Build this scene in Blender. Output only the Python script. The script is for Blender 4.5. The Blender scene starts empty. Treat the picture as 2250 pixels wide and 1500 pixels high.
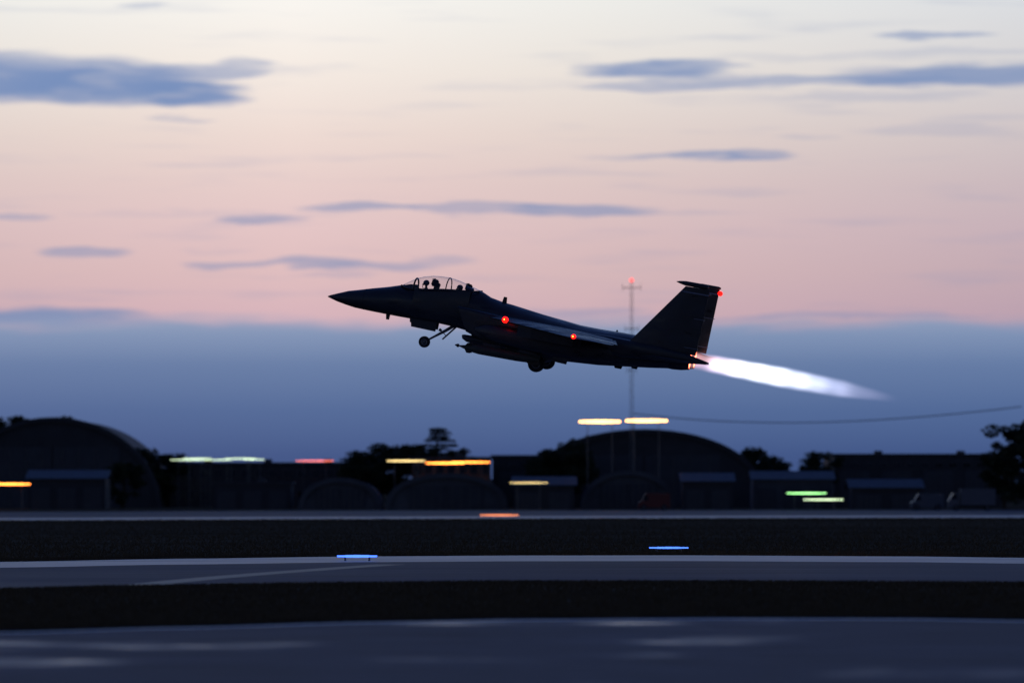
import bpy, bmesh, math, random
from mathutils import Vector, Matrix, Euler
R = math.radians
random.seed(7)
SC = bpy.context.scene
COL = SC.collection

# ------------------------------------------------------------------ camera
F, H, VH = 10850.0, 3.7, 1060.0          # focal length (in 2250 px widths), eye height, horizon row
JD = 244.0                               # metres to the jet
cam_d = bpy.data.cameras.new('camera'); cam = bpy.data.objects.new('camera', cam_d); COL.objects.link(cam)
cam.location = (0, 0, H)
cam_d.sensor_width = 36; cam_d.lens = 36 * F / 2250
cam.rotation_euler = (R(90) + math.atan((VH - 750) / F), 0, 0)
cam_d.clip_start = 1; cam_d.clip_end = 20000
cam_d.dof.use_dof = True; cam_d.dof.focus_distance = JD; cam_d.dof.aperture_fstop = 0.55
SC.camera = cam

# ------------------------------------------------------------------ exposure
SC.view_settings.view_transform = 'Standard'; SC.view_settings.look = 'None'
SC.view_settings.gamma = 1; SC.view_settings.exposure = 0; SC.view_settings.use_curve_mapping = False
SC.render.engine = 'CYCLES'; SC.cycles.use_denoising = True
SC.cycles.max_bounces = 6; SC.cycles.transparent_max_bounces = 12; SC.cycles.volume_step_rate = 0.5
SC.cycles.sample_clamp_indirect = 4

# ------------------------------------------------------------------ sky
def lin(c):
    out = []
    for x in c:
        x = x / 255
        out.append(x / 12.92 if x <= .04045 else ((x + .055) / 1.055) ** 2.4)
    return tuple(out) + (1.0,)

SUN_EL, SUN_AZ = R(1.2), R(-25)          # just setting, off to the left beyond the frame
W = bpy.data.worlds.new('World'); SC.world = W; W.use_nodes = True
nt = W.node_tree; nt.nodes.clear()
def N(t, typ, **kw):
    n = t.nodes.new(typ)
    for k, v in kw.items(): setattr(n, k, v)
    return n
def sock(t, s, v):
    if hasattr(v, 'is_output') or isinstance(v, bpy.types.NodeSocket): t.links.new(v, s)
    else: s.default_value = v
def M(t, op, a, b=0.0, c=0.0, clamp=False):
    n = N(t, 'ShaderNodeMath', operation=op); n.use_clamp = clamp
    sock(t, n.inputs[0], a); sock(t, n.inputs[1], b)
    if op in ('MULTIPLY_ADD', 'SMOOTH_MAX', 'SMOOTH_MIN', 'COMPARE', 'WRAP'): sock(t, n.inputs[2], c)
    return n.outputs[0]
def smooth(t, x, a, b):
    n = N(t, 'ShaderNodeMapRange', interpolation_type='SMOOTHSTEP')
    sock(t, n.inputs[0], x); n.inputs[1].default_value = a; n.inputs[2].default_value = b
    return n.outputs[0]
def mixc(t, f, a, b, blend='MIX'):
    n = N(t, 'ShaderNodeMix', data_type='RGBA', blend_type=blend)
    sock(t, n.inputs[0], f); sock(t, n.inputs[6], a); sock(t, n.inputs[7], b)
    return n.outputs[2]
def ramp(t, x, stops, interp='LINEAR'):
    n = N(t, 'ShaderNodeValToRGB'); cr = n.color_ramp; cr.interpolation = interp
    while len(cr.elements) > 1: cr.elements.remove(cr.elements[-1])
    cr.elements[0].position = stops[0][0]; cr.elements[0].color = stops[0][1]
    for p, c in stops[1:]:
        e = cr.elements.new(p); e.color = c
    sock(t, n.inputs[0], x)
    return n.outputs[0]

tc = N(nt, 'ShaderNodeTexCoord'); sx = N(nt, 'ShaderNodeSeparateXYZ'); nt.links.new(tc.outputs['Generated'], sx.inputs[0])
DX, DY, DZ = sx.outputs
az = M(nt, 'ARCTAN2', DX, DY)                       # 0 straight ahead, + to the right
el = M(nt, 'MAXIMUM', DZ, 0.0)
cmb = N(nt, 'ShaderNodeCombineXYZ'); sock(nt, cmb.inputs[0], M(nt, 'MULTIPLY', az, 60.0)); sock(nt, cmb.inputs[1], M(nt, 'MULTIPLY', DZ, 420.0))
wn = N(nt, 'ShaderNodeTexNoise'); wn.inputs['Scale'].default_value = 1.0; wn.inputs['Detail'].default_value = 3.0; nt.links.new(cmb.outputs[0], wn.inputs['Vector'])
wv = N(nt, 'ShaderNodeSeparateColor'); nt.links.new(wn.outputs['Color'], wv.inputs[0])
azw = M(nt, 'MULTIPLY_ADD', M(nt, 'SUBTRACT', wv.outputs[1], 0.5), 0.012, az)
elw = M(nt, 'MULTIPLY_ADD', M(nt, 'SUBTRACT', wv.outputs[0], 0.5), 0.0035, DZ)
def vp(v): return math.sqrt(max(0, (VH - v) / F))
clear = ramp(nt, M(nt, 'SQRT', el), [
    (0, lin((190, 164, 184))), (vp(735), lin((203, 173, 188))), (vp(690), lin((215, 180, 188))), (vp(600), lin((222, 189, 191))), (vp(500), lin((227, 197, 198))),
    (vp(400), lin((231, 206, 203))), (vp(300), lin((237, 218, 211))), (vp(150), lin((245, 235, 227))), (vp(0), lin((249, 246, 241))),
    (.345, lin((226, 232, 238))), (.40, lin((156, 182, 216))), (.58, lin((82, 114, 176))), (.78, lin((54, 82, 146))), (1, lin((42, 64, 122)))])
# afterglow strongest a little left of straight ahead, greyer and dimmer to the right and right round behind
off = M(nt, 'ABSOLUTE', M(nt, 'SUBTRACT', az, -0.045))
glow = ramp(nt, M(nt, 'DIVIDE', off, math.pi), [(0, (1, 1, 1, 1)), (.019, (.90, .92, .93, 1)), (.047, (.74, .785, .86, 1)), (.16, (.62, .68, .80, 1)), (1, (.13, .16, .22, 1))])
sky = mixc(nt, 1.0, clear, glow, 'MULTIPLY')
# low bank of dusk cloud along the horizon
bank_col = ramp(nt, M(nt, 'SQRT', el), [
    (0, lin((58, 82, 130))), (vp(1000), lin((64, 88, 137))), (vp(900), lin((81, 107, 153))), (vp(800), lin((102, 126, 167))), (vp(740), lin((127, 147, 182))), (vp(690), lin((150, 164, 192)))])
bank_col = mixc(nt, 1.0, bank_col, ramp(nt, M(nt, 'DIVIDE', off, math.pi), [(0, (1, 1, 1, 1)), (.047, (.93, .95, .97, 1)), (1, (.22, .25, .32, 1))]), 'MULTIPLY')
bn = N(nt, 'ShaderNodeTexNoise'); bn.inputs['Scale'].default_value = 1.0; bn.inputs['Detail'].default_value = 2.0
cm2 = N(nt, 'ShaderNodeCombineXYZ'); sock(nt, cm2.inputs[0], M(nt, 'MULTIPLY_ADD', az, 28.0, 3.3)); nt.links.new(cm2.outputs[0], bn.inputs['Vector'])
bedge = M(nt, 'MULTIPLY_ADD', M(nt, 'SUBTRACT', bn.outputs[0], 0.5), 0.0055, (VH - 711) / F)
bank = M(nt, 'SUBTRACT', 1.0, smooth(nt, M(nt, 'SUBTRACT', elw, bedge), -0.0020, 0.0022))
# separate cloud streaks: (column, row, half-width, half-height, density)
PUFFS = [(40, 176, 330, 58, .92), (250, 194, 260, 48, .85), (410, 210, 135, 34, .9), (450, 160, 140, 16, .6), (540, 142, 80, 9, .45), (395, 265, 75, 7, .3), (325, 20, 62, 10, .38),
    (1430, 158, 160, 22, .85), (1530, 143, 120, 12, .6), (1490, 193, 230, 12, .5), (1780, 180, 360, 14, .55), (2170, 172, 330, 30, .8), (2040, 85, 125, 11, .6), (1900, 216, 270, 13, .25),
    (1850, 128, 300, 9, .15), (2120, 118, 220, 10, .2), (1490, 341, 120, 9, .45), (1570, 346, 110, 9, .5), (1660, 341, 80, 11, .55), (1420, 346, 150, 6, .25), (2050, 290, 170, 14, .2), (1770, 305, 80, 7, .18),
    (800, 457, 140, 10, .6), (1060, 458, 190, 13, .5), (1270, 462, 170, 16, .65), (575, 483, 95, 13, .65), (15, 478, 100, 9, .45), (480, 470, 320, 6, .12), (1500, 469, 160, 5, .2),
    (180, 556, 95, 12, .6), (505, 584, 105, 11, .5), (690, 577, 120, 14, .6), (840, 585, 130, 12, .5), (950, 574, 90, 7, .35), (740, 602, 90, 7, .25), (470, 552, 80, 6, .12),
    (105, 698, 210, 26, .92), (420, 716, 260, 10, .5), (1270, 687, 150, 9, .4), (1960, 692, 200, 8, .4), (1750, 697, 130, 5, .3), (1500, 700, 260, 7, .25),
    (-320, 560, 260, 14, .5), (-420, 240, 300, 40, .7), (2650, 420, 300, 14, .5), (2750, 160, 350, 30, .7)]
def VM(op, *ins):
    n = N(nt, 'ShaderNodeVectorMath', operation=op)
    for k, x in enumerate(ins): sock(nt, n.inputs[k], x)
    return n.outputs[0]
thru = None                                         # light let through, three streaks at a time
while len(PUFFS) % 3: PUFFS.append((-2000, 300, 300, 20, .3))
for k in range(0, len(PUFFS), 3):
    tri = PUFFS[k:k + 3]
    ia = [F / (q[2] * 1.15) for q in tri]; ca = [-(q[0] - 1125) / F * i for q, i in zip(tri, ia)]
    ie = [F / (q[3] * 1.05) for q in tri]; ce = [-(VH - q[1]) / F * i for q, i in zip(tri, ie)]
    p = VM('MULTIPLY_ADD', azw, ia, ca); q_ = VM('MULTIPLY_ADD', elw, ie, ce)
    r2 = VM('MULTIPLY_ADD', q_, q_, VM('MULTIPLY', p, p))
    mr = N(nt, 'ShaderNodeMapRange', data_type='FLOAT_VECTOR', interpolation_type='SMOOTHSTEP'); nt.links.new(r2, mr.inputs['Vector'])
    for nm, val in (('From_Min_FLOAT3', (.15,) * 3), ('From_Max_FLOAT3', (1.15,) * 3), ('To_Min_FLOAT3', [1 - q[4] for q in tri]), ('To_Max_FLOAT3', (1,) * 3)):
        [i for i in mr.inputs if i.identifier == nm][0].default_value = val
    o_ = [x for x in mr.outputs if x.identifier == 'Vector'][0]
    thru = o_ if thru is None else VM('MULTIPLY', thru, o_)
sp_ = N(nt, 'ShaderNodeSeparateXYZ'); nt.links.new(thru, sp_.inputs[0])
dens = M(nt, 'SUBTRACT', 1.0, M(nt, 'MULTIPLY', M(nt, 'MULTIPLY', sp_.outputs[0], sp_.outputs[1]), sp_.outputs[2]))
# the same thin streaks right round the sky
st = N(nt, 'ShaderNodeTexNoise'); st.inputs['Scale'].default_value = 1.0; st.inputs['Detail'].default_value = 4.0
cm3 = N(nt, 'ShaderNodeCombineXYZ'); sock(nt, cm3.inputs[0], M(nt, 'MULTIPLY_ADD', az, 26.0, 9.0)); sock(nt, cm3.inputs[1], M(nt, 'MULTIPLY', DZ, 330.0)); nt.links.new(cm3.outputs[0], st.inputs['Vector'])
thin = M(nt, 'MULTIPLY', smooth(nt, st.outputs[0], 0.52, 0.78), 0.22)
dens = M(nt, 'MULTIPLY', dens, M(nt, 'MULTIPLY_ADD', smooth(nt, wv.outputs[2], .2, .7), .35, .78, clamp=True))
dens = M(nt, 'MAXIMUM', dens, thin)
cl_col = mixc(nt, smooth(nt, el, 0.03, 0.1), lin((122, 144, 184)), lin((114, 142, 190)))
cl_col = mixc(nt, 1.0, cl_col, ramp(nt, M(nt, 'DIVIDE', off, math.pi), [(0, (1, 1, 1, 1)), (1, (.35, .38, .45, 1))]), 'MULTIPLY')
sky = mixc(nt, dens, sky, cl_col)
sky = mixc(nt, bank, sky, bank_col)
bg = N(nt, 'ShaderNodeBackground'); bg.inputs[1].default_value = 1.0; nt.links.new(sky, bg.inputs[0])
ns = N(nt, 'ShaderNodeTexSky', sky_type='NISHITA'); ns.sun_disc = False; ns.sun_elevation = SUN_EL; ns.sun_rotation = SUN_AZ
bg2 = N(nt, 'ShaderNodeBackground'); bg2.inputs[1].default_value = 0.002; nt.links.new(ns.outputs[0], bg2.inputs[0])
add = N(nt, 'ShaderNodeAddShader'); nt.links.new(bg.outputs[0], add.inputs[0]); nt.links.new(bg2.outputs[0], add.inputs[1])
wo = N(nt, 'ShaderNodeOutputWorld'); nt.links.new(add.outputs[0], wo.inputs[0])
W.cycles.sampling_method = 'MANUAL'; W.cycles.sample_map_resolution = 512

# ------------------------------------------------------------------ sun (almost gone)
sd = bpy.data.lights.new('sun', 'SUN'); sd.energy = 0.03; sd.angle = R(3); sd.color = (1, .72, .55)
so = bpy.data.objects.new('sun', sd); COL.objects.link(so); so.location = (-200, 400, 120)
d = -Vector((math.sin(SUN_AZ) * math.cos(SUN_EL), math.cos(SUN_AZ) * math.cos(SUN_EL), math.sin(SUN_EL)))
so.rotation_euler = d.to_track_quat('-Z', 'Y').to_euler()

# ================================================================== helpers
def at(u, v, dist):
    """a point dist metres away that stands at column u, row v of the picture"""
    return Vector(((u - 1125) * dist / F, dist, H + (VH - v) * dist / F))

def material(name, col, rough=.6, metal=0.0, spec=.5, vary=.25, scale=(1, 1, 1), rvar=0.0, patch=0.0, fine=None, emit=None, estr=0.0, bump=0.0):
    m = bpy.data.materials.new(name); m.use_nodes = True; t = m.node_tree; b = t.nodes['Principled BSDF']
    b.inputs['Roughness'].default_value = rough; b.inputs['Metallic'].default_value = metal; b.inputs['Specular IOR Level'].default_value = spec
    c = N(t, 'ShaderNodeTexCoord'); mp = N(t, 'ShaderNodeMapping'); mp.inputs['Scale'].default_value = scale
    t.links.new(c.outputs['Object'], mp.inputs[0])
    no = N(t, 'ShaderNodeTexNoise'); no.inputs['Scale'].default_value = 1; no.inputs['Detail'].default_value = 5; t.links.new(mp.outputs[0], no.inputs[0])
    k = tuple(x * (1 - vary) for x in col[:3]) + (1,); k2 = tuple(min(1, x * (1 + vary)) for x in col[:3]) + (1,)
    basec = ramp(t, no.outputs[0], [(.3, k), (.7, k2)])
    if fine:                                    # rubber, oil and grit drawn out along the direction of travel
        mf = N(t, 'ShaderNodeMapping'); mf.inputs['Scale'].default_value = fine; t.links.new(c.outputs['Object'], mf.inputs[0])
        nf = N(t, 'ShaderNodeTexNoise'); nf.inputs['Scale'].default_value = 1; nf.inputs['Detail'].default_value = 6; nf.inputs['Roughness'].default_value = .7; t.links.new(mf.outputs[0], nf.inputs[0])
        basec = mixc(t, 1.0, basec, ramp(t, nf.outputs[0], [(.3, (.35, .35, .35, 1)), (.7, (1.7, 1.7, 1.7, 1))]), 'MULTIPLY')
        sl = N(t, 'ShaderNodeMapRange'); t.links.new(nf.outputs[0], sl.inputs[0]); sl.inputs[1].default_value = .3; sl.inputs[2].default_value = .7; sl.inputs[3].default_value = spec * .35; sl.inputs[4].default_value = spec * 1.65; t.links.new(sl.outputs[0], b.inputs['Specular IOR Level'])
    t.links.new(basec, b.inputs['Base Color'])
    if rvar:
        mr = N(t, 'ShaderNodeMapRange'); t.links.new(no.outputs[0], mr.inputs[0]); mr.inputs[1].default_value = .35; mr.inputs[2].default_value = .65
        mr.inputs[3].default_value = max(.02, rough - rvar); mr.inputs[4].default_value = min(1, rough + rvar); t.links.new(mr.outputs[0], b.inputs['Roughness'])
    if patch:                                   # a few worn, shinier patches
        t.links.new(ramp(t, no.outputs[0], [(.58, (rough,) * 3 + (1,)), (.70, (patch,) * 3 + (1,))]), b.inputs['Roughness'])
    if bump:
        bp = N(t, 'ShaderNodeBump'); bp.inputs['Strength'].default_value = bump; bp.inputs['Distance'].default_value = .02
        t.links.new(no.outputs[0], bp.inputs['Height']); t.links.new(bp.outputs[0], b.inputs['Normal'])
    if emit:
        b.inputs['Emission Color'].default_value = tuple(emit) + (1,); b.inputs['Emission Strength'].default_value = estr
    return m

def link(name, mesh, mat, parent=None, smooth_=False):
    o = bpy.data.objects.new(name, mesh); COL.objects.link(o); o.parent = parent
    if mat and not mesh.materials: mesh.materials.append(mat)
    if smooth_:
        for p in mesh.polygons: p.use_smooth = True
    return o
def mesh_of(name, bm):
    bmesh.ops.recalc_face_normals(bm, faces=bm.faces[:])
    me = bpy.data.meshes.new(name); bm.to_mesh(me); bm.free(); return me
def obj(name, bm, mat, parent=None, smooth_=False, auto=None):
    o = link(name, mesh_of(name, bm), mat, parent, smooth_)
    if auto is not None: o.data.set_sharp_from_angle(angle=R(auto))
    return o
def tag(o, label, cat, group=None, kind=None):
    if label: o['label'] = label
    if cat: o['category'] = cat
    if group: o['group'] = group
    if kind: o['kind'] = kind
    return o
def empty(name, loc, label, cat, group=None, rot=(0, 0, 0)):
    o = bpy.data.objects.new(name, None); COL.objects.link(o); o.location = loc; o.rotation_euler = rot; o.empty_display_size = .3
    return tag(o, label, cat, group)
def copy_tree(o, parent=None):
    c = o.copy(); COL.objects.link(c); c.parent = parent
    for ch in list(o.children): copy_tree(ch, c)
    return c
def box(bm, c, s, rot=None, bevel=0):
    m = Matrix.Translation(c) @ (rot.to_matrix().to_4x4() if rot else Matrix()) @ Matrix.Diagonal((*s, 1))
    g = bmesh.ops.create_cube(bm, size=1, matrix=m)
    if bevel:
        es = {e for v in g['verts'] for e in v.link_edges}
        bmesh.ops.bevel(bm, geom=list(es), offset=bevel, segments=2, affect='EDGES')
def tube(bm, pts, rad, n=8, cap=True):
    pts = [Vector(p) for p in pts]
    if not hasattr(rad, '__len__'): rad = [rad] * len(pts)
    rings = []
    for i, p in enumerate(pts):
        t = (pts[min(i + 1, len(pts) - 1)] - pts[max(i - 1, 0)]).normalized()
        a = t.orthogonal().normalized() if abs(t.z) > .9 else t.cross(Vector((0, 0, 1))).normalized()
        b = t.cross(a)
        rings.append([bm.verts.new(p + (a * math.cos(2 * math.pi * k / n) + b * math.sin(2 * math.pi * k / n)) * rad[i]) for k in range(n)])
    for r0, r1 in zip(rings, rings[1:]):
        for k in range(n): bm.faces.new((r0[k], r0[(k + 1) % n], r1[(k + 1) % n], r1[k]))
    if cap:
        bm.faces.new(rings[0][::-1]); bm.faces.new(rings[-1])
def loft(bm, rings, closed=True, cap0=True, cap1=True):
    vr = [[bm.verts.new(p) for p in r] for r in rings]
    n = len(vr[0])
    for r0, r1 in zip(vr, vr[1:]):
        for k in range(n if closed else n - 1): bm.faces.new((r0[k], r0[(k + 1) % n], r1[(k + 1) % n], r1[k]))
    if closed and cap0: bm.faces.new(vr[0][::-1])
    if closed and cap1: bm.faces.new(vr[-1])
def sring(s, yc, w, zt, zb, n=2.2, cnt=40, rake=0.0, zc=None):
    zc = (zt + zb) / 2 if zc is None else zc
    out = []
    for k in range(cnt):
        a = 2 * math.pi * k / cnt; c_, s_ = math.cos(a), math.sin(a)
        y = yc + w * math.copysign(abs(c_) ** (2 / n), c_)
        z = zc + (zt - zc if s_ > 0 else zc - zb) * math.copysign(abs(s_) ** (2 / n), s_)
        out.append(Vector((s + rake * (zt - z), y, z)))
    return out
def interp(tab, s):
    for a, b in zip(tab, tab[1:]):
        if a[0] <= s <= b[0]:
            f = (s - a[0]) / (b[0] - a[0]) if b[0] > a[0] else 0
            return [x + (y - x) * f for x, y in zip(a, b)]
    return list(tab[-1] if s > tab[-1][0] else tab[0])

# ================================================================== ground
M_grass = material('grass_earth', (.12, .088, .052), .95, spec=0, vary=.35, scale=(.02, .1, 1))
M_tarmac = material('worn_tarmac', (.044, .050, .078), .66, spec=.14, vary=.22, scale=(.012, .05, 1), rvar=.05, fine=(.05, 1.2, 1))
M_near = material('damp_concrete', (.044, .049, .080), .68, spec=.15, vary=.25, scale=(.13, .12, 1), patch=.27, fine=(.25, 1.6, 1))
M_pale = material('pale_strip', (.20, .215, .28), .42, spec=.45, vary=.15, scale=(.02, .3, 1), rvar=.04, fine=(.08, 1.0, 1))
M_white = material('white_paint', (.62, .62, .62), .5, vary=.2, scale=(.2, 1, 1))
M_yellow = material('yellow_paint', (.095, .085, .055), .5, vary=.2, scale=(.2, 1, 1))

def gd(v): return F * H / (v - VH)
def sheet(name, mat, far, near, z, kind='structure', parent=None):
    """a strip of ground between a far edge and a near edge, each given along its length as (x, y)"""
    bm = bmesh.new()
    a = [bm.verts.new((x, y, z)) for x, y in far]; b = [bm.verts.new((x, y, z)) for x, y in near]
    for k in range(len(a) - 1): bm.faces.new((a[k], a[k + 1], b[k + 1], b[k]))
    o = obj(name, bm, mat, parent)
    if kind: o['kind'] = kind
    return o
US = list(range(-400, 2651, 50))
def curve(pts, x, soft=True):
    for a, b in zip(pts, pts[1:]):
        if x <= b[0]:
            t = max(0, (x - a[0]) / (b[0] - a[0])); t = t * t * (3 - 2 * t) * .5 + t * .5
            return a[1] + (b[1] - a[1]) * t
    return pts[-1][1]
def edge(pts, dv=0.0):
    out = []
    for u in US:
        dd = gd(curve(pts, u) + dv); out.append(((u - 1125) * dd / F, dd))
    return [(-900, out[0][1])] + out + [(900, out[-1][1])]

bm = bmesh.new(); bmesh.ops.create_grid(bm, x_segments=2, y_segments=2, size=9000, matrix=Matrix.Translation((0, 6000, 0)))
tag(obj('ground', bm, M_grass), None, None, kind='structure')
e_far_t = [(0, 1124), (800, 1121), (2250, 1120)]; e_far_b = [(0, 1144), (750, 1141), (1500, 1139), (2250, 1138)]
e_run_t = [(0, 1234), (400, 1227), (800, 1222), (1125, 1220), (1500, 1219.5), (2000, 1222), (2250, 1225)]
e_run_b = [(0, 1297), (300, 1290), (700, 1284), (1125, 1280), (1600, 1280), (2250, 1283)]
e_nea_t = [(0, 1388), (400, 1377), (800, 1366), (1125, 1360), (1600, 1357), (2000, 1358), (2250, 1362)]
sheet('taxiway', M_tarmac, edge(e_far_t), edge(e_far_b), .012)
sheet('runway', M_tarmac, edge(e_run_t), edge(e_run_b), .012)
sheet('runway_pale_strip', M_pale, edge(e_run_t, .2), edge(e_run_t, 13), .020)  # paler strip along the far edge of the runway
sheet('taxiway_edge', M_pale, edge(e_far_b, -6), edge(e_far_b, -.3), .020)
near_edge = edge(e_nea_t)
sheet('apron', M_near, near_edge, [(x, -60) for x, y in near_edge], .012)
sheet('edge_line', M_white, edge(e_nea_t, 1.5), edge(e_nea_t, 4.0), .020)
# yellow lead-off line curving across the runway
bm = bmesh.new(); vs = []; vq = []
for k in range(25):
    f = k / 24; u = 300 + 560 * f; v = 1288 - 48 * f ** .8; dd = gd(v); vs.append(Vector(((u - 1125) * dd / F, dd, .022)))
for k, p in enumerate(vs):
    t = (vs[min(k + 1, 24)] - vs[max(k - 1, 0)]).normalized(); nrm = Vector((-t.y, t.x, 0)) * .7
    vq.append((bm.verts.new(p + nrm), bm.verts.new(p - nrm)))
for a, b in zip(vq, vq[1:]): bm.faces.new((a[0], a[1], b[1], b[0]))
tag(obj('lead_off_line', bm, M_yellow), None, None, kind='structure')

# short mown grass standing along the verges
M_blade = material('grass_blades', (.115, .086, .052), .9, spec=0, vary=.2, scale=(.6, .6, .6))
def blades(n, edge_far, edge_near, hmin, hmax):
    verts, faces = [], []
    while len(faces) < n:
        u = random.uniform(-60, 2310); va, vb = curve(edge_far, u), curve(edge_near, u)
        v = random.uniform(va, vb) if random.random() < .6 else random.choice((va + abs(random.gauss(0, 2)), vb - abs(random.gauss(0, 2))))
        dd = gd(v); x = (u - 1125) * dd / F; h = random.uniform(hmin, hmax); w = random.uniform(.02, .05); lean = random.gauss(0, .05)
        i = len(verts); verts += [(x - w, dd, 0), (x + w, dd, 0), (x + lean, dd + random.gauss(0, .04), h)]; faces.append((i, i + 1, i + 2))
    return verts, faces
V, Fc = [], []
for args in ((52000, e_run_b, e_nea_t, .06, .17), (46000, e_far_b, e_run_t, .08, .22)):
    v_, f_ = blades(*args); o0 = len(V); V += v_; Fc += [tuple(i + o0 for i in f) for f in f_]
me = bpy.data.meshes.new('grass'); me.from_pydata(V, [], Fc)
tag(link('grass', me, M_blade), 'short dark mown grass on the strips between the runways', 'grass', kind='stuff')

# ================================================================== trees
M_bark = material('bark', (.05, .038, .028), .9, spec=.2, scale=(3, 3, 1))
M_leaf = [material('leaf_dark', (.030, .040, .018), .75, spec=.2, vary=.45, scale=(.5, .5, .5)),
          material('leaf_mid', (.036, .046, .020), .75, spec=.2, vary=.45, scale=(.4, .4, .4)),
          material('needles', (.020, .030, .018), .8, spec=.2, vary=.4, scale=(.5, .5, .5))]
def leaf_cloud(clumps, per, size):
    V, Fc = [], []
    for (c, r) in clumps:
        for _ in range(per):
            q = Vector((random.gauss(0, 1), random.gauss(0, 1), random.gauss(0, 1))).normalized() * (random.random() ** .45)
            p = c + Vector((q.x * r[0], q.y * r[1], q.z * r[2]))
            a = Vector((random.gauss(0, 1), random.gauss(0, 1), random.gauss(0, 1))).normalized(); b = a.orthogonal().normalized()
            b = Matrix.Rotation(random.uniform(0, 6.28), 3, a) @ b; c2 = a.cross(b); s = size * random.uniform(.5, 1.3)
            i = len(V); V += [p - b * s * .5, p + c2 * s * .32, p + b * s * .6, p - c2 * s * .32]; Fc.append((i, i + 1, i + 2, i + 3))
    me = bpy.data.meshes.new('crown'); me.from_pydata(V, [], Fc); return me
def broadleaf(seed, h=12.0, spread=4.6, leaf=.55, per=100):
    random.seed(seed); bm = bmesh.new()
    tr = [Vector((0, 0, -.3)), Vector((.1, 0, h * .2)), Vector((random.gauss(0, .25), random.gauss(0, .25), h * .45)), Vector((random.gauss(0, .4), random.gauss(0, .4), h * .8))]
    tube(bm, tr, [.42, .34, .26, .07], 8); clumps = []
    for k in range(15):
        z0 = h * random.uniform(.22, .66); a = k * 2.4 + random.uniform(-.4, .4)
        f = z0 / h; L = spread * random.uniform(.6, 1.0) * (1.05 - abs(f - .42) * .9)
        p0 = Vector((0, 0, z0)); p2 = p0 + Vector((math.cos(a) * L, math.sin(a) * L, h * random.uniform(.10, .30))); p1 = (p0 + p2) / 2 + Vector((0, 0, -.25))
        tube(bm, [p0, p1, p2], [.15, .10, .03], 5)
        for g in range(3):
            c = p0.lerp(p2, random.uniform(.55, 1.05)) + Vector((random.gauss(0, .6), random.gauss(0, .6), random.gauss(0, .5)))
            r = random.uniform(.8, 1.5); clumps.append((c, (r, r, r * .75)))
    for g in range(12):
        c = Vector((random.gauss(0, spread * .28), random.gauss(0, spread * .28), h * random.uniform(.55, .93))); r = random.uniform(.9, 1.6); clumps.append((c, (r, r, r * .8)))
    for g in range(9):
        a = random.uniform(0, 6.28); c = Vector((math.cos(a) * spread * .5, math.sin(a) * spread * .5, h * random.uniform(.12, .35))); r = random.uniform(.9, 1.4); clumps.append((c, (r, r, r * .9)))
    return mesh_of('trunk', bm), leaf_cloud(clumps, per, leaf)
def conifer(seed, h=14.0, spread=2.6):
    random.seed(seed); bm = bmesh.new(); tube(bm, [(0, 0, -.3), (0, 0, h * .5), (.15, 0, h * .99)], [.3, .2, .04], 8); clumps = []
    z = h * .18
    while z < h * .97:
        f = z / h; n = 6 if f < .7 else 4
        for k in range(n):
            if random.random() < .2: continue
            a = random.uniform(0, 6.28); L = spread * (1.08 - f) * random.uniform(.6, 1.25) + .25
            p0 = Vector((0, 0, z)); p2 = p0 + Vector((math.cos(a) * L, math.sin(a) * L, -.12 * L)); tube(bm, [p0, p2], [.06, .02], 4)
            for g in range(2):
                c = p0.lerp(p2, .45 + .5 * g); clumps.append((c, (.25 + L * .22, .25 + L * .22, .28)))
        z += random.uniform(.55, .95)
    return mesh_of('trunk', bm), leaf_cloud(clumps, 42, .34)
KINDS = [broadleaf(11), broadleaf(23, 12, 5.2), broadleaf(31, 12, 4.0, .5, 100), conifer(41), conifer(57, 14, 3.4)]
KMAT = [M_leaf[0], M_leaf[1], M_leaf[0], M_leaf[2], M_leaf[2]]
KH = [12.0, 12.0, 12.0, 14.0, 14.0]
random.seed(5)
def tree(u, vtop, dist, kind, label, wide=1.0, group='trees behind the airfield', name=None):
    top = at(u, vtop, dist); s = top.z / KH[kind]
    o = empty(name or ('conifer' if kind > 2 else 'broadleaf_tree'), (top.x, dist, 0), label, 'tree', group, (0, 0, random.uniform(0, 6.28)))
    o.scale = (s * wide, s * wide, s)
    link('trunk', KINDS[kind][0], M_bark, o); link('crown', KINDS[kind][1], KMAT[kind], o)
    return o
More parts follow.
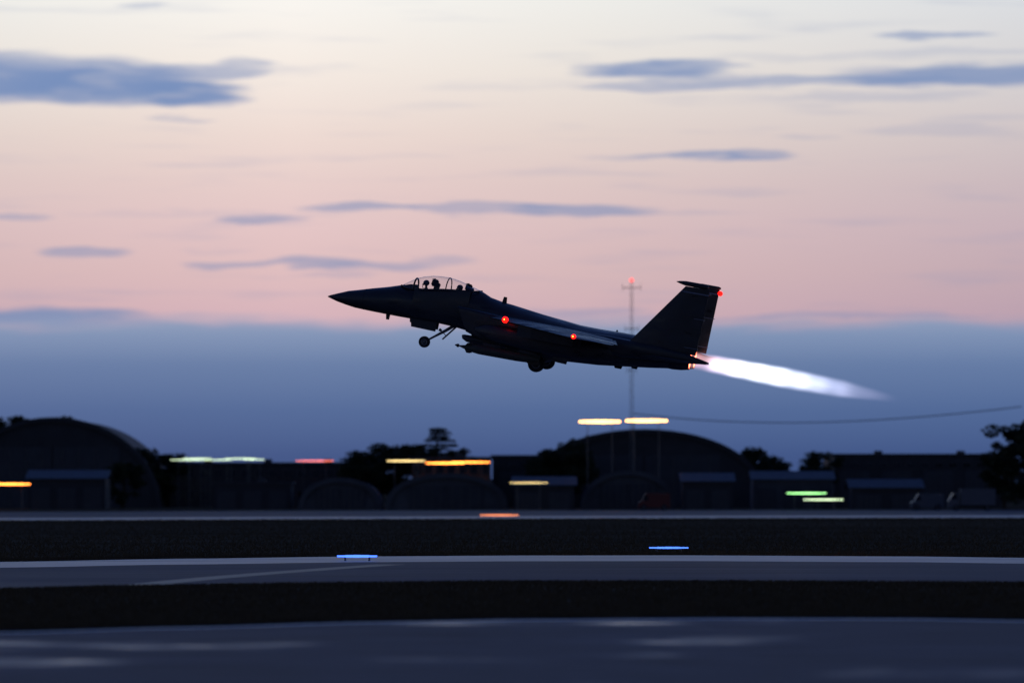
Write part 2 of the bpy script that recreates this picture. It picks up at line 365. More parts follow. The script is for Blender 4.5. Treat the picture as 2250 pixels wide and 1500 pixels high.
TREES = [
    # round the left hangar
    (-48, 918, 790, 0, 1.2, 'dark broadleaf tree behind the left hangar, cut off by the left edge'),
    (38, 909, 795, 1, 1.2, 'tall broadleaf tree whose top shows above the left arched hangar'),
    (118, 912, 800, 0, 1.2, 'broad treetop just above the crown of the left arched hangar'),
    (318, 978, 745, 2, 1.5, 'round tree against the right flank of the left arched hangar'),
    (372, 994, 750, 0, 1.5, 'low spreading tree between the left hangar and the long block'),
    (270, 1012, 716, 1, 1.3, 'small bushy tree in front of the left hangar near its right foot'),
    # middle
    (792, 984, 728, 2, 1.4, 'small round tree left of the spiky conifer in the middle'),
    (838, 972, 735, 0, 1.3, 'medium round tree between the small round tree and the conifer'),
    (905, 972, 732, 1, 1.2, 'medium spreading tree just left of the tall conifer'),
    (962, 936, 738, 4, 2.0, 'tall spiky conifer rising above the other trees in the middle'),
    (1010, 982, 742, 0, .95, 'medium tree just right of the tall conifer'),
    # round the hangar under the mast
    (1216, 986, 728, 0, 1.2, 'low tree left of the wide hangar under the mast'),
    (1258, 964, 728, 2, 1.25, 'round tree against the left flank of the hangar under the mast'),
    (1300, 952, 775, 1, 1.1, 'tree behind the left shoulder of the hangar under the mast'),
    (1648, 980, 762, 0, 1.3, 'tree behind the right flank of the hangar under the mast'),
    (1700, 998, 745, 2, 1.4, 'small low tree right of the hangar under the mast'),
    # right
    (1795, 986, 725, 2, 1.2, 'lone small tree at the left corner of the long flat hangar'),
    (2262, 902, 690, 2, 1.25, 'tall dark tree cut off by the right edge of the picture'),
    (2206, 968, 700, 0, .95, 'medium tree beside the tall one at the right edge'),
]
for (u, v, dd, k, w, lab) in TREES: tree(u, v, dd, k, lab, w)
# far wood that closes the horizon
random.seed(3); clumps = []
x = -160.0
while x < 160:
    dd = random.uniform(930, 960); hh = random.uniform(4.2, 6.2)
    for g in range(4):
        r = random.uniform(1.0, 1.9); clumps.append((Vector((x + random.gauss(0, 1.2), dd, hh * (.15 + .22 * g))), (r * 1.3, r, r * .9)))
    x += 1.6
tag(link('far_wood', leaf_cloud(clumps, 34, .9), M_leaf[0]), 'low dark belt of distant woodland along the horizon', 'woodland', kind='stuff')

# ================================================================== buildings
M_wall = material('dark_cladding', (.040, .042, .048), .7, vary=.2, scale=(.6, .6, .3))
M_conc = material('shelter_concrete', (.085, .09, .10), .75, vary=.2, scale=(.4, .4, .5))
M_brick = material('brown_brick', (.16, .10, .075), .85, vary=.25, scale=(1.2, 1.2, 1.6))
M_roof = material('metal_roof', (.075, .08, .09), .65, vary=.15, scale=(.5, .2, .5))
M_felt = material('roof_felt', (.06, .06, .064), .8, vary=.2, scale=(.5, .5, .5))
M_door = material('painted_door', (.05, .055, .065), .6, vary=.15, scale=(.5, .5, .5))
M_frame = material('window_frame', (.09, .09, .09), .5, vary=.1)
M_glass = material('window_glass', (.015, .018, .022), .08, vary=.1)
def block(name, label, u0, u1, vtop, dist, depth, wall, roofm, ndoor=0, nwin=0, rows=1, pitched=False, group='low airfield buildings'):
    a, b = at(u0, vtop, dist), at(u1, vtop, dist); w = b.x - a.x; h = a.z
    o = empty(name, ((a.x + b.x) / 2, dist, 0), label, 'building', group)
    hw = h - (1.3 if pitched else .35)
    bm = bmesh.new(); box(bm, (0, depth / 2, hw / 2), (w, depth, hw)); obj('wall', bm, wall, o)
    bm = bmesh.new()
    if pitched:
        e = .4
        loft(bm, [[Vector((-w / 2 - e, -e, hw - .02)), Vector((w / 2 + e, -e, hw - .02)), Vector((w / 2 + e, -e, hw + .12)), Vector((-w / 2 - e, -e, hw + .12))],
                  [Vector((-w / 2 - e, depth / 2, h - .14)), Vector((w / 2 + e, depth / 2, h - .14)), Vector((w / 2 + e, depth / 2, h)), Vector((-w / 2 - e, depth / 2, h))],
                  [Vector((-w / 2 - e, depth + e, hw - .02)), Vector((w / 2 + e, depth + e, hw - .02)), Vector((w / 2 + e, depth + e, hw + .12)), Vector((-w / 2 - e, depth + e, hw + .12))]])
    else:
        box(bm, (0, depth / 2, h - .17), (w + .5, depth + .5, .33))
    rf = obj('roof', bm, roofm, o)
    if not pitched:
        for k in range(max(1, int(w / 9))):
            bm = bmesh.new(); box(bm, (-w / 2 + (k + .6) * w / max(1, int(w / 9)), depth * .5, h + .25), (1.2, 1.2, .5), bevel=.05); obj('roof_vent', bm, M_roof, rf)
    for k in range(ndoor):
        dw = w / ndoor * .72; bm = bmesh.new(); x = -w / 2 + (k + .5) * w / ndoor
        box(bm, (x, -.05, hw * .36), (dw, .14, hw * .72)); dr = obj('door', bm, M_door, o)
        bm = bmesh.new()
        for j in range(1, 5): box(bm, (x - dw / 2 + j * dw / 5, -.14, hw * .36), (.08, .06, hw * .7))
        obj('door_rib', bm, M_frame, dr)
    for r in range(rows if nwin else 0):
        for k in range(nwin):
            x = -w / 2 + (k + .5) * w / nwin; z = hw * ((r + .58) / rows if rows > 1 else (.82 if ndoor else .55)); ww, wh = min(1.5, w / nwin * .6), (.7 if ndoor else 1.25)
            bm = bmesh.new()
            for (cx, cz, sx_, sz) in ((0, wh / 2, ww + .16, .1), (0, -wh / 2, ww + .16, .1), (-ww / 2, 0, .1, wh), (ww / 2, 0, .1, wh), (0, 0, .06, wh)): box(bm, (x + cx, -.06, z + cz), (sx_, .12, sz))
            f = obj('window', bm, M_frame, o)
            bm = bmesh.new(); box(bm, (x, -.02, z), (ww - .06, .05, wh - .06)); obj('pane', bm, M_glass, f)
    return o
def shelter(label, u0, u1, vtop, dist, depth, group='rounded aircraft shelters', name='aircraft_shelter', skin=None, power=.8):
    skin = skin or M_conc
    a, b = at(u0, vtop, dist), at(u1, vtop, dist); w = b.x - a.x; h = a.z
    o = empty(name, ((a.x + b.x) / 2, dist, 0), label, 'shelter', group)
    def arc(y, r, hh, n=28): return [Vector((math.cos(math.pi * k / n) * r, y, max(0, math.sin(math.pi * k / n)) ** power * hh)) for k in range(n + 1)]
    bm = bmesh.new(); loft(bm, [arc(.25, w / 2, h), arc(depth, w / 2, h)], closed=False); obj('vault', bm, skin, o, True)
    bm = bmesh.new(); vs = [bm.verts.new(p) for p in arc(.5, w / 2 - .02, h - .02)]; bm.faces.new(vs); obj('end_wall', bm, skin, o)
    bm = bmesh.new(); vs = [bm.verts.new(p) for p in arc(depth - .01, w / 2 - .02, h - .02)]; bm.faces.new(vs); obj('end_wall', bm, skin, o)
    bm = bmesh.new(); loft(bm, [arc(0, w / 2 + .25, h + .2), arc(.6, w / 2 + .25, h + .2)], closed=False)
    vi = [[bm.verts.new(p) for p in arc(y, w / 2 - .5, h - .5)] for y in (0, .6)]
    for k in range(28): bm.faces.new((vi[0][k], vi[0][k + 1], vi[1][k + 1], vi[1][k]))
    bm.verts.ensure_lookup_table()
    for k in range(28): bm.faces.new((bm.verts[k], bm.verts[k + 1], vi[0][k + 1], vi[0][k]))
    obj('arch_rim', bm, skin, o, True, 40)
    for s in (-1, 1):
        bm = bmesh.new(); box(bm, (s * w * .16, .42, h * .34), (w * .31, .12, h * .68), bevel=.03); d_ = obj('door', bm, M_door, o)
        bm = bmesh.new()
        for j in range(4): box(bm, (s * w * .16 + (j - 1.5) * w * .075, .33, h * .34), (.12, .06, h * .66))
        obj('door_rib', bm, M_frame, d_)
    return o
block('office_block', 'long low flat-roofed block right of the left arched hangar', 372, 770, 1015, 748, 14, M_wall, M_felt, nwin=13, rows=2)
block('equipment_shed', 'small shed with pale pitched roof before the left arched hangar', 62, 232, 1032, 700, 9, M_wall, M_roof, ndoor=3, pitched=True)
block('brick_hut', 'brown brick hall behind the orange wall lamps', 905, 1078, 1003, 724, 10, M_brick, M_felt, nwin=7, rows=2)
block('flat_hangar', 'flat-roofed hangar between the brick hall and the arched hangar under the mast', 1082, 1262, 999, 738, 20, M_wall, M_felt, ndoor=2, nwin=6)
block('long_hangar', 'long flat-roofed hangar on the right of the picture', 1832, 2200, 996, 732, 24, M_wall, M_felt, ndoor=4, nwin=12)
block('low_store', 'low store with pale roof below the dim yellow lamp streak', 1130, 1262, 1046, 690, 8, M_wall, M_roof, ndoor=2, pitched=True)
block('low_store', 'small low store before the right part of the wide arched hangar', 1500, 1610, 1038, 694, 8, M_wall, M_roof, ndoor=2, pitched=True)
block('low_store', 'low pale-roofed store left of the long hangar', 1655, 1830, 1034, 700, 9, M_conc, M_roof, ndoor=3, pitched=True)
block('low_store', 'low pale-roofed store before the left part of the long hangar', 1870, 2025, 1052, 692, 8, M_wall, M_roof, ndoor=2, pitched=True)
block('low_store', 'low dark shed in front of the long office block', 470, 640, 1058, 700, 8, M_wall, M_felt, ndoor=3)
M_sheet = material('hangar_sheet', (.042, .044, .048), .7, vary=.2, scale=(.3, .3, .3))
shelter('big dark arched hangar filling the left edge of the picture', -120, 350, 919, 738, 36, 'arched hangars', 'arched_hangar', M_sheet, 1.0)
shelter('wide dark arched hangar under the lattice mast and twin amber lights', 1150, 1680, 945, 742, 28, 'arched hangars', 'arched_hangar', M_sheet, .8)
shelter('rounded concrete shelter left of the orange lamps', 660, 835, 1052, 696, 22)
shelter('large rounded concrete shelter below the tall conifer', 850, 1112, 1042, 694, 24)
shelter('rounded concrete shelter in front of the wide hangar under the mast', 1282, 1480, 1036, 698, 24)

# ================================================================== vehicles parked in the distance
M_van = material('van_paint', (.10, .11, .135), .35, vary=.08, scale=(.5, .5, .5))
M_red = material('red_paint', (.14, .02, .018), .4, vary=.1, scale=(.5, .5, .5))
M_tyre = material('tyre_rubber', (.02, .02, .022), .8, vary=.2, scale=(4, 4, 4))
M_rim = material('wheel_rim', (.25, .25, .26), .4, .7, vary=.1, scale=(4, 4, 4))
def wheel(parent, c, r, w, name='wheel'):
    bm = bmesh.new()
    prof_ = [(r * .55, w * .5), (r * .9, w * .5), (r, w * .3), (r, -w * .3), (r * .9, -w * .5), (r * .55, -w * .5)]
    rings = [[Vector((c[0] + math.cos(2 * math.pi * k / 24) * rr, c[1] + y, c[2] + math.sin(2 * math.pi * k / 24) * rr)) for k in range(24)] for rr, y in prof_]
    loft(bm, rings); t = obj(name, bm, M_tyre, parent, True, 35)
    bm = bmesh.new()
    for s in (-1, 1):
        rg = [[Vector((c[0] + math.cos(2 * math.pi * k / 20) * rr, c[1] + s * y, c[2] + math.sin(2 * math.pi * k / 20) * rr)) for k in range(20)] for rr, y in ((r * .54, w * .5), (r * .5, w * .53), (r * .3, w * .42), (r * .12, w * .55), (r * .05, w * .56))]
        loft(bm, rg)
    obj('rim', bm, M_rim, t, True, 35)
    return t
def van(label, u0, u1, dist, mat, h, truck):
    a, b = at(u0, 1060, dist), at(u1, 1060, dist); L = b.x - a.x
    o = empty('box_truck' if truck else 'van', ((a.x + b.x) / 2, dist, 0), label, 'truck' if truck else 'van', 'vehicles parked beyond the taxiway')
    prof_ = [(-.5, .35), (-.5, .95), (-.46, 1.15), (-.38, 1.25), (-.30, h * .92), (-.27, h), (.5, h), (.5, .35)] if not truck else [(-.5, .4), (-.5, 1.3), (-.47, 1.5), (-.40, h * .8), (-.27, h * .8), (-.27, .4)]
    bm = bmesh.new(); loft(bm, [[Vector((x * L, y, z)) for x, z in prof_] for y in (-1, 1)]); obj('body' if not truck else 'cab', bm, mat, o)
    if truck:
        bm = bmesh.new(); box(bm, (L * .125, 0, h / 2 + .35), (L * .74, 2.3, h - .7), bevel=.06); obj('cargo_box', bm, mat, o)
        bm = bmesh.new(); box(bm, (L * .02, 0, .55), (L * .9, .9, .2)); obj('chassis', bm, M_tyre, o)
    bm = bmesh.new(); loft(bm, [[Vector((x * L, y, z)) for x, z in ([(-.36, 1.3), (-.31, h * .86), (-.2, h * .86), (-.2, 1.3)] if not truck else [(-.455, 1.5), (-.405, h * .74), (-.31, h * .74), (-.31, 1.5)])] for y in (-1.02, 1.02)]); obj('side_window', bm, M_glass, o)
    for x in (-.33, .32):
        for s in (-1, 1): wheel(o, (x * L, s * .92, .4), .4, .26)
    return o
van('pale box truck parked in front of the long hangar', 2082, 2186, 660, M_van, 2.9, True)
van('pale van parked left of the box truck', 2000, 2072, 668, M_van, 2.2, False)
van('red van parked below the lattice mast', 1402, 1472, 668, M_red, 2.3, False)

# ================================================================== lamps, each one's streak built as an added row of heads
M_metal = material('galvanised_steel', (.16, .165, .17), .5, .6, vary=.2, scale=(2, 2, 2))
EM = {}
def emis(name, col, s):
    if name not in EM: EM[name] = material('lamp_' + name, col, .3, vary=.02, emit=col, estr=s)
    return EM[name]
def streak_bar(label, u0, u1, v, dist, hue, zpole=None, lens=.34, n=6, group=None, cat='lamp', name='floodlight_bar', poles=2):
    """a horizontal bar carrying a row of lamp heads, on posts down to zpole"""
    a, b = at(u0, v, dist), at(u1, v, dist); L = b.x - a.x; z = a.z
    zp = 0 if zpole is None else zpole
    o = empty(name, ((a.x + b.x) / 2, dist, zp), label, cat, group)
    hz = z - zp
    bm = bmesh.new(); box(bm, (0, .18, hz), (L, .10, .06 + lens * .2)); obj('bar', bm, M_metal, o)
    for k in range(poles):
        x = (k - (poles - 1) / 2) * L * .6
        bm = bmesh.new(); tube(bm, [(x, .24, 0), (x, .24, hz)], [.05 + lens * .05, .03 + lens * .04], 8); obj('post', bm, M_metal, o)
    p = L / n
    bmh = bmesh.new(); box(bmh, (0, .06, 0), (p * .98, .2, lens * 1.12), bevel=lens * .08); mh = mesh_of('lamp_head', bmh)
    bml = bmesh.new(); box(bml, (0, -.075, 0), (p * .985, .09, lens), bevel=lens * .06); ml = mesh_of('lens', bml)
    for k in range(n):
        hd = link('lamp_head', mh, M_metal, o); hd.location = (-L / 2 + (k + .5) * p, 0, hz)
        link('lens', ml, hue, hd); e_ = abs((k + .5) / n - .5) * 2; hd.scale.z = 1.0 - .5 * e_ ** 2  # heads shrink outward to taper like the streak
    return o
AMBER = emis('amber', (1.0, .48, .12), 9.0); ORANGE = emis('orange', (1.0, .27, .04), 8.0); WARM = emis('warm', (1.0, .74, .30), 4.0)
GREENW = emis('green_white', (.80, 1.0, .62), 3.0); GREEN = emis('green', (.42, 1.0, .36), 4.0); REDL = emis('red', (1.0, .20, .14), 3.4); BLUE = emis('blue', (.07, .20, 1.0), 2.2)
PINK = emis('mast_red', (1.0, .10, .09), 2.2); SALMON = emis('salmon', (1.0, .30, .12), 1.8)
FG = 'apron lamp streaks'
streak_bar('bright amber lamp streak built as a row over the wide arched hangar, left of the pair', 1273, 1363, 926, 712, AMBER, lens=.38, group=FG)
streak_bar('bright amber lamp streak built as a row over the wide arched hangar, right of the pair', 1375, 1466, 924, 714, AMBER, lens=.38, group=FG)
streak_bar('amber lamp streak built as a row at the left edge of the picture', -22, 67, 1063, 690, ORANGE, lens=.21, group=FG)
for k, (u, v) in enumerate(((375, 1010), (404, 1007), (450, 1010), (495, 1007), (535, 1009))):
    streak_bar(['leftmost', 'second', 'middle', 'fourth', 'rightmost'][k] + ' of the five greenish white lamp streaks built as rows over the long block', u, u + [84, 60, 60, 66, 46][k], v, 742 - k * 1.2, GREENW, lens=.08, group='roof lamps of the long block', n=4)
streak_bar('thin red lamp streak built as a row above the right end of the long block', 650, 733, 1012, 742, REDL, lens=.11, group=FG)
streak_bar('pale yellow lamp streak built as a row left of the orange wall lamps', 850, 934, 1012, 716, WARM, lens=.12, group=FG)
streak_bar('bright orange lamp streak built as a row on the brick hall, left of two', 936, 1020, 1017, 721.5, ORANGE, lens=.21, group=FG)
streak_bar('bright orange lamp streak built as a row on the brick hall, right of two', 992, 1076, 1015, 719, ORANGE, lens=.17, group=FG)
streak_bar('thin dim yellow lamp streak built as a row over the low store', 1120, 1203, 1060, 684, WARM, lens=.07, group=FG)
streak_bar('upper of two greenish lamp streaks built as rows before the pale-roofed store on the right', 1728, 1815, 1083, 688, GREEN, lens=.13, group=FG)
streak_bar('lower of two greenish lamp streaks built as rows before the pale-roofed store on the right', 1765, 1852, 1097, 680, GREENW, lens=.13, group=FG)
streak_bar('low salmon taxiway lamp streak built as a row on the far taxiway', 1055, 1139, 1131, 538, SALMON, lens=.14, group='taxiway lights', name='taxiway_streak_bar')
streak_bar('blue taxiway lamp streak built as a row by the runway edge, nearer and left', 741, 829, 1221, 233, BLUE, lens=.12, n=5, group='taxiway lights', name='taxiway_streak_bar')
streak_bar('blue taxiway lamp streak built as a row on the grass, farther and right', 1426, 1512, 1202.5, 268, BLUE, lens=.10, n=5, group='taxiway lights', name='taxiway_streak_bar')

# ================================================================== lattice mast and cable
md = 735; mb = at(1388, 1060, md); mt = at(1388, 622, md).z
ms = empty('lattice_mast', (mb.x, md, 0), 'tall thin lattice mast with red light rising above the trees', 'mast')
hw = .17
for sx_ in (-1, 1):
    for sy in (-1, 1):
        bm = bmesh.new(); tube(bm, [(sx_ * hw * 1.5, sy * hw * 1.5, 0), (sx_ * hw, sy * hw, mt)], .032, 6); obj('leg', bm, M_metal, ms)
bm = bmesh.new(); k = 0; z = .5
while z < mt - .9:
    f = 1.5 - .5 * z / mt; h_ = hw * f; s = 1 if k % 2 else -1
    for y in (-h_, h_): tube(bm, [(-s * h_, y, z), (s * h_, y, z + .8)], .016, 4); tube(bm, [(-h_, y, z), (h_, y, z)], .016, 4)
    for x in (-h_, h_): tube(bm, [(x, -s * h_, z), (x, s * h_, z + .8)], .016, 4)
    z += .8; k += 1
obj('bracing', bm, M_metal, ms)
for v, w in ((632, 2.7), (722, 2.0), (813, 1.4)):
    zz = at(0, v, md).z
    bm = bmesh.new(); box(bm, (0, 0, zz), (w, .7, .09)); pf = obj('platform', bm, M_metal, ms)
    bm = bmesh.new()
    for x in (-w / 2, w / 2): tube(bm, [(x, 0, zz - .5), (x, 0, zz + .6)], .03, 6)
    obj('antenna', bm, M_metal, pf)
bm = bmesh.new(); tube(bm, [(0, 0, mt), (0, 0, mt + .25)], .12, 8); lb = obj('lamp_base', bm, M_metal, ms)
bm = bmesh.new(); bmesh.ops.create_uvsphere(bm, u_segments=16, v_segments=10, radius=.30, matrix=Matrix.Translation((0, 0, mt + .45))); obj('obstruction_lamp', bm, PINK, lb, True)
c0, c1 = at(1392, 908, md), at(2245, 893, 700)
bm = bmesh.new(); pts = []
for k in range(41):
    f = k / 40; p = c0.lerp(c1, f); p.z -= 4 * f * (1 - f) * 1.75 * (1.15 - .3 * f); pts.append(p)
tube(bm, pts, .07, 6)
tag(obj('overhead_cable', bm, M_tyre, None, True), 'dark sagging cable from the mast to the tall tree at right', 'cable')

# ================================================================== the jet
M_paint = material('jet_paint', (.030, .032, .037), .40, spec=.5, vary=.3, scale=(.9, 3.5, 2.5), rvar=.15)
M_radome = material('radome_paint', (.028, .029, .032), .45, vary=.1, scale=(2, 2, 2))
M_dark = material('jet_dark_metal', (.045, .045, .05), .45, .6, vary=.25, scale=(4, 4, 4))
M_white_m = material('gear_paint', (.16, .165, .17), .45, vary=.1, scale=(4, 4, 4))
M_seat = material('seat_fabric', (.03, .03, .03), .85, vary=.2, scale=(6, 6, 6))
M_bomb = material('bomb_olive', (.05, .052, .035), .6, vary=.15, scale=(3, 3, 3))
M_stripe = material('tail_stripe_paint', (.20, .22, .30), .5, vary=.1, scale=(3, 3, 3))
BEACON = emis('beacon', (1.0, .006, .003), 3.6); GLARE_CORE = emis('glare_core', (1.0, .30, .03), 6.0); HOT = emis('hot_nozzle', (1.0, .30, .14), 2.6)
gm = bpy.data.materials.new('canopy_glass'); gm.use_nodes = True; t = gm.node_tree; t.nodes.clear()
tr_ = N(t, 'ShaderNodeBsdfTransparent'); tr_.inputs[0].default_value = (.93, .94, .95, 1); gl = N(t, 'ShaderNodeBsdfGlossy'); gl.inputs['Roughness'].default_value = .06
fr = N(t, 'ShaderNodeFresnel'); geo = N(t, 'ShaderNodeNewGeometry'); sock(t, fr.inputs[0], M(t, 'MULTIPLY_ADD', geo.outputs['Backfacing'], 1 / 1.5 - 1.5, 1.5)); mx = N(t, 'ShaderNodeMixShader'); t.links.new(fr.outputs[0], mx.inputs[0]); t.links.new(tr_.outputs[0], mx.inputs[1]); t.links.new(gl.outputs[0], mx.inputs[2])
om = N(t, 'ShaderNodeOutputMaterial'); t.links.new(mx.outputs[0], om.inputs[0])

nose = at(720, 651, JD)
JROT = (R(3.0), R(10.35), R(-10))
jet = empty('fighter_jet', nose, 'dark twin-tailed fighter jet climbing with wheels folding and flame behind', 'fighter jet', None, JROT)
JM = Matrix.Translation(nose) @ Euler(JROT).to_matrix().to_4x4()
# local axes: x runs aft from the nose tip, y to the far (right) side, z up
BODY = [(0, .015, .015, -.015, 2), (.12, .07, .09, -.055, 2), (.5, .21, .25, -.16, 2), (.98, .34, .45, -.245, 2), (1.45, .44, .58, -.31, 2), (2.17, .57, .79, -.335, 2.1), (2.95, .68, 1.00, -.35, 2.15), (3.55, .74, 1.19, -.355, 2.2),
        (3.75, .75, 1.17, -.355, 2.3), (4.1, .77, 1.13, -.352, 2.5), (4.44, .79, 1.13, -.35, 2.6), (5.0, .80, 1.22, -.34, 2.6), (5.78, .82, 1.34, -.335, 2.6), (6.57, .83, 1.43, -.37, 2.6), (7.16, .83, 1.48, -.44, 2.5), (7.35, .82, 1.53, -.46, 2.4), (7.55, .82, 1.60, -.50, 2.2),
        (7.8, .86, 1.50, -.55, 2.1), (8.10, .92, 1.37, -.60, 2.0), (8.73, 1.05, 1.25, -.74, 2.0), (9.25, 1.15, 1.20, -.84, 2.0), (10.0, 1.28, 1.10, -.92, 2.0), (10.77, 1.40, 1.00, -.97, 2.0), (11.91, 1.50, .885, -1.0, 2.1), (12.67, 1.52, .80, -.98, 2.2),
        (13.5, 1.50, .78, -.93, 2.4), (14.48, 1.42, .78, -.86, 2.5), (15.4, 1.30, .80, -.72, 2.5), (16.6, 1.1, .74, -.59, 2.5), (17.5, .75, .58, -.42, 2.4), (18.1, .30, .38, -.2, 2.2), (18.35, .06, .2, -.05, 2)]
def body_ring(s):
    _, w, zt, zb, n = interp(BODY, s)
    zc = zb + (zt - zb) * (.48 if s < 8 else max(.48, min(.70, .48 + (s - 8) * .07)))
    return sring(s, 0, w, zt, zb, n, 56, zc=zc)
bm = bmesh.new(); rings = []
ss = sorted(set([b[0] for b in BODY] + [.04, .25, .7, 1.2, 1.8, 2.5, 3.2, 4.3, 4.39, 4.4, 4.7, 5.3, 6.0, 6.3, 6.9, 7.05, 7.2, 7.21, 8.4, 9.6, 11.3, 13.0, 14.0, 15.0, 16.0, 17.0]))
for s in ss:
    rg = body_ring(s)
    if 4.4 <= s <= 7.2:                                   # cockpit well between the sills
        _, w, zt, zb, n_ = interp(BODY, s); zc = zb + (zt - zb) * .48
        keep = [p.z for p in rg if p.z > zc and abs(p.y) >= w * .84]; k_ = (zt - zc) / (max(keep) - zc)
        for p in rg:
            if p.z <= zc: continue
            if abs(p.y) < w * .84: p.z = .10; p.y *= .97
            else: p.z = zc + (p.z - zc) * k_
    rings.append(rg)
loft(bm, rings); fus = obj('fuselage', bm, M_paint, jet, True, 38)
# radome seam and tip
bm = bmesh.new(); loft(bm, [[Vector((p.x, p.y * 1.006, .0 + (p.z - .1) * 1.006 + .1)) for p in body_ring(s)] for s in (1.86, 1.90)], cap0=False, cap1=False); obj('radome_seam', bm, M_dark, fus, True)

for sd_ in (-1, 1):
    # engine trunk with open raked intake
    NAC = [(6.85, 1.22, .44, .74, -.42, 9), (8.0, 1.26, .50, .70, -.60, 8), (9.5, 1.26, .60, .62, -.84, 6), (11, 1.22, .70, .58, -.97, 5), (12.5, 1.12, .74, .60, -1.0, 4.5), (14.1, .98, .74, .62, -.90, 4), (15.3, .88, .70, .62, -.76, 3), (16.6, .81, .63, .62, -.60, 2.4), (17.55, .78, .56, .62, -.46, 2)]
    bm = bmesh.new(); rg = []
    rg.append(sring(9.0, sd_ * 1.22, .36, .5, -.5, 8, 40)); rg.append(sring(6.87, sd_ * 1.22, .405, .70, -.385, 9, 40, .52)); rg.append(sring(6.85, sd_ * 1.22, .44, .74, -.42, 9, 40, .52))
    rg.append(sring(7.3, sd_ * 1.23, .46, .735, -.48, 9, 40, .28))
    for q in NAC[1:]: rg.append(sring(q[0], sd_ * q[1], *q[2:], cnt=40))
    loft(bm, rg, cap0=True); obj('engine_intake', bm, M_paint, jet, True, 40)
    # conformal tank along the trunk
    CF = [(7.9, 1.72, .06, -.08, -.30, 2), (8.4, 1.78, .22, .12, -.55, 2.4), (9.2, 1.84, .34, .20, -.72, 3), (11, 1.86, .40, .22, -.84, 3), (13, 1.80, .38, .22, -.82, 3), (14.6, 1.66, .26, .14, -.66, 2.6), (15.6, 1.5, .08, -.05, -.40, 2)]
    bm = bmesh.new(); loft(bm, [sring(q[0], sd_ * q[1], *q[2:], cnt=28) for q in CF]); obj('conformal_tank', bm, M_paint, jet, True, 45)
    # wing
    bm = bmesh.new(); rg = []
    for (y, le, te, th, z) in ((1.15, 7.55, 14.7, .36, .50), (1.7, 8.35, 14.72, .34, .50), (2.6, 9.42, 14.8, .30, .50), (4.0, 10.92, 15.1, .22, .485), (5.6, 12.62, 15.42, .14, .465), (6.15, 13.2, 15.5, .12, .46), (6.45, 13.6, 15.35, .09, .455), (6.52, 13.9, 15.2, .05, .455)):
        c = te - le; sec = []
        for k in range(13): x = k / 12; sec.append(Vector((le + c * x, sd_ * y, z + th * (1.6 * math.sqrt(x) * (1 - x) ** .9 * .62 + .02 * (1 - x)))))
        for k in range(11, 0, -1): x = k / 12; sec.append(Vector((le + c * x, sd_ * y, z - th * .40 * (1.6 * math.sqrt(x) * (1 - x) ** .9))))
        rg.append(sec)
    loft(bm, rg); wg = obj('wing', bm, M_paint, jet, True, 40)
    for (y0, y1, s0, nm) in ((2.3, 4.2, .035, 'flap'), (4.35, 5.9, .035, 'aileron')):
        bm = bmesh.new(); te0, te1 = 14.77 + (y0 - 2.3) * .195, 14.77 + (y1 - 2.3) * .195
        loft(bm, [[Vector((te - .9, sd_ * y, .51)), Vector((te + .16, sd_ * y, .478)), Vector((te - .9, sd_ * y, .455))] for y, te in ((y0, te0), (y1, te1))]); obj(nm, bm, M_paint, wg)
    # pylon and launch rails
    bm = bmesh.new(); loft(bm, [[Vector((x, sd_ * 2.95 + y, z)) for x, y in ((10.2, 0), (10.9, -.08), (13.0, -.08), (13.4, 0), (13.0, .08), (10.9, .08))] for z in (.46, -.12)]); py = obj('wing_pylon', bm, M_paint, jet)
    # lamps, enlarged by their halo, with added glare cores
    for (s, y, z, r, nm) in ((9.46, 2.62, .55, .155, 'anticollision_lamp'), (13.55, 6.42, .53, .115, 'navigation_lamp')):
        bm = bmesh.new(); bmesh.ops.create_uvsphere(bm, u_segments=24, v_segments=14, radius=r if (sd_ < 0 or nm[0] == 'a') else .05, matrix=Matrix.Translation((s, sd_ * y, z)) @ Matrix.Diagonal((1, 1, 1, 1)))
        obj(nm, bm, BEACON if (sd_ < 0 or nm[0] == 'a') else M_dark, wg, True)
        if sd_ < 0:
            bm = bmesh.new(); bmesh.ops.create_uvsphere(bm, u_segments=10, v_segments=8, radius=r * (.26 if nm[0] == 'a' else .36), matrix=Matrix.Translation((s - r * .15, sd_ * (y + r * .82), z + r * .1))); obj('glare_core', bm, GLARE_CORE, wg, True)  # glare at the lamp centre, added as a glowing sphere on the camera side
    # tail boom
    TB = [(13.6, 1.40, .30, .60, -.35, 3), (15.2, 1.66, .30, .60, -.30, 3), (17.2, 1.74, .26, .56, -.12, 3), (18.3, 1.75, .19, .46, -.06, 2.6), (18.9, 1.78, .11, .34, .02, 2.2), (19.55, 1.82, .03, .20, .12, 2)]
    bm = bmesh.new(); loft(bm, [sring(q[0], sd_ * q[1], *q[2:], cnt=24) for q in TB]); obj('tail_boom', bm, M_paint, jet, True, 45)
    # fin, rudder, tip pod
    def slab(bm, outline, y, th):
        a = [Vector((x, y - th, z)) for x, z in outline]; b = [Vector((x, y + th, z)) for x, z in outline]; loft(bm, [a, b])
    yf = sd_ * 1.74
    bm = bmesh.new(); rg = []
    for f in (0, .25, .5, .75, 1.0):
        z = .42 + (3.66 - .42) * f; le = 15.42 + (17.78 - 15.42) * f; te = 18.84 + (18.97 - 18.84) * f; th = .10 - .06 * f; c = te - le
        if .05 < f < .95: pass
        rg.append([Vector((le, yf, z)), Vector((le + c * .08, yf - th * .6, z)), Vector((le + c * .4, yf - th, z)), Vector((te, yf - .012, z)), Vector((te, yf + .012, z)), Vector((le + c * .4, yf + th, z)), Vector((le + c * .08, yf + th * .6, z))])
    loft(bm, rg); fin = obj('fin', bm, M_paint, jet, True, 25)
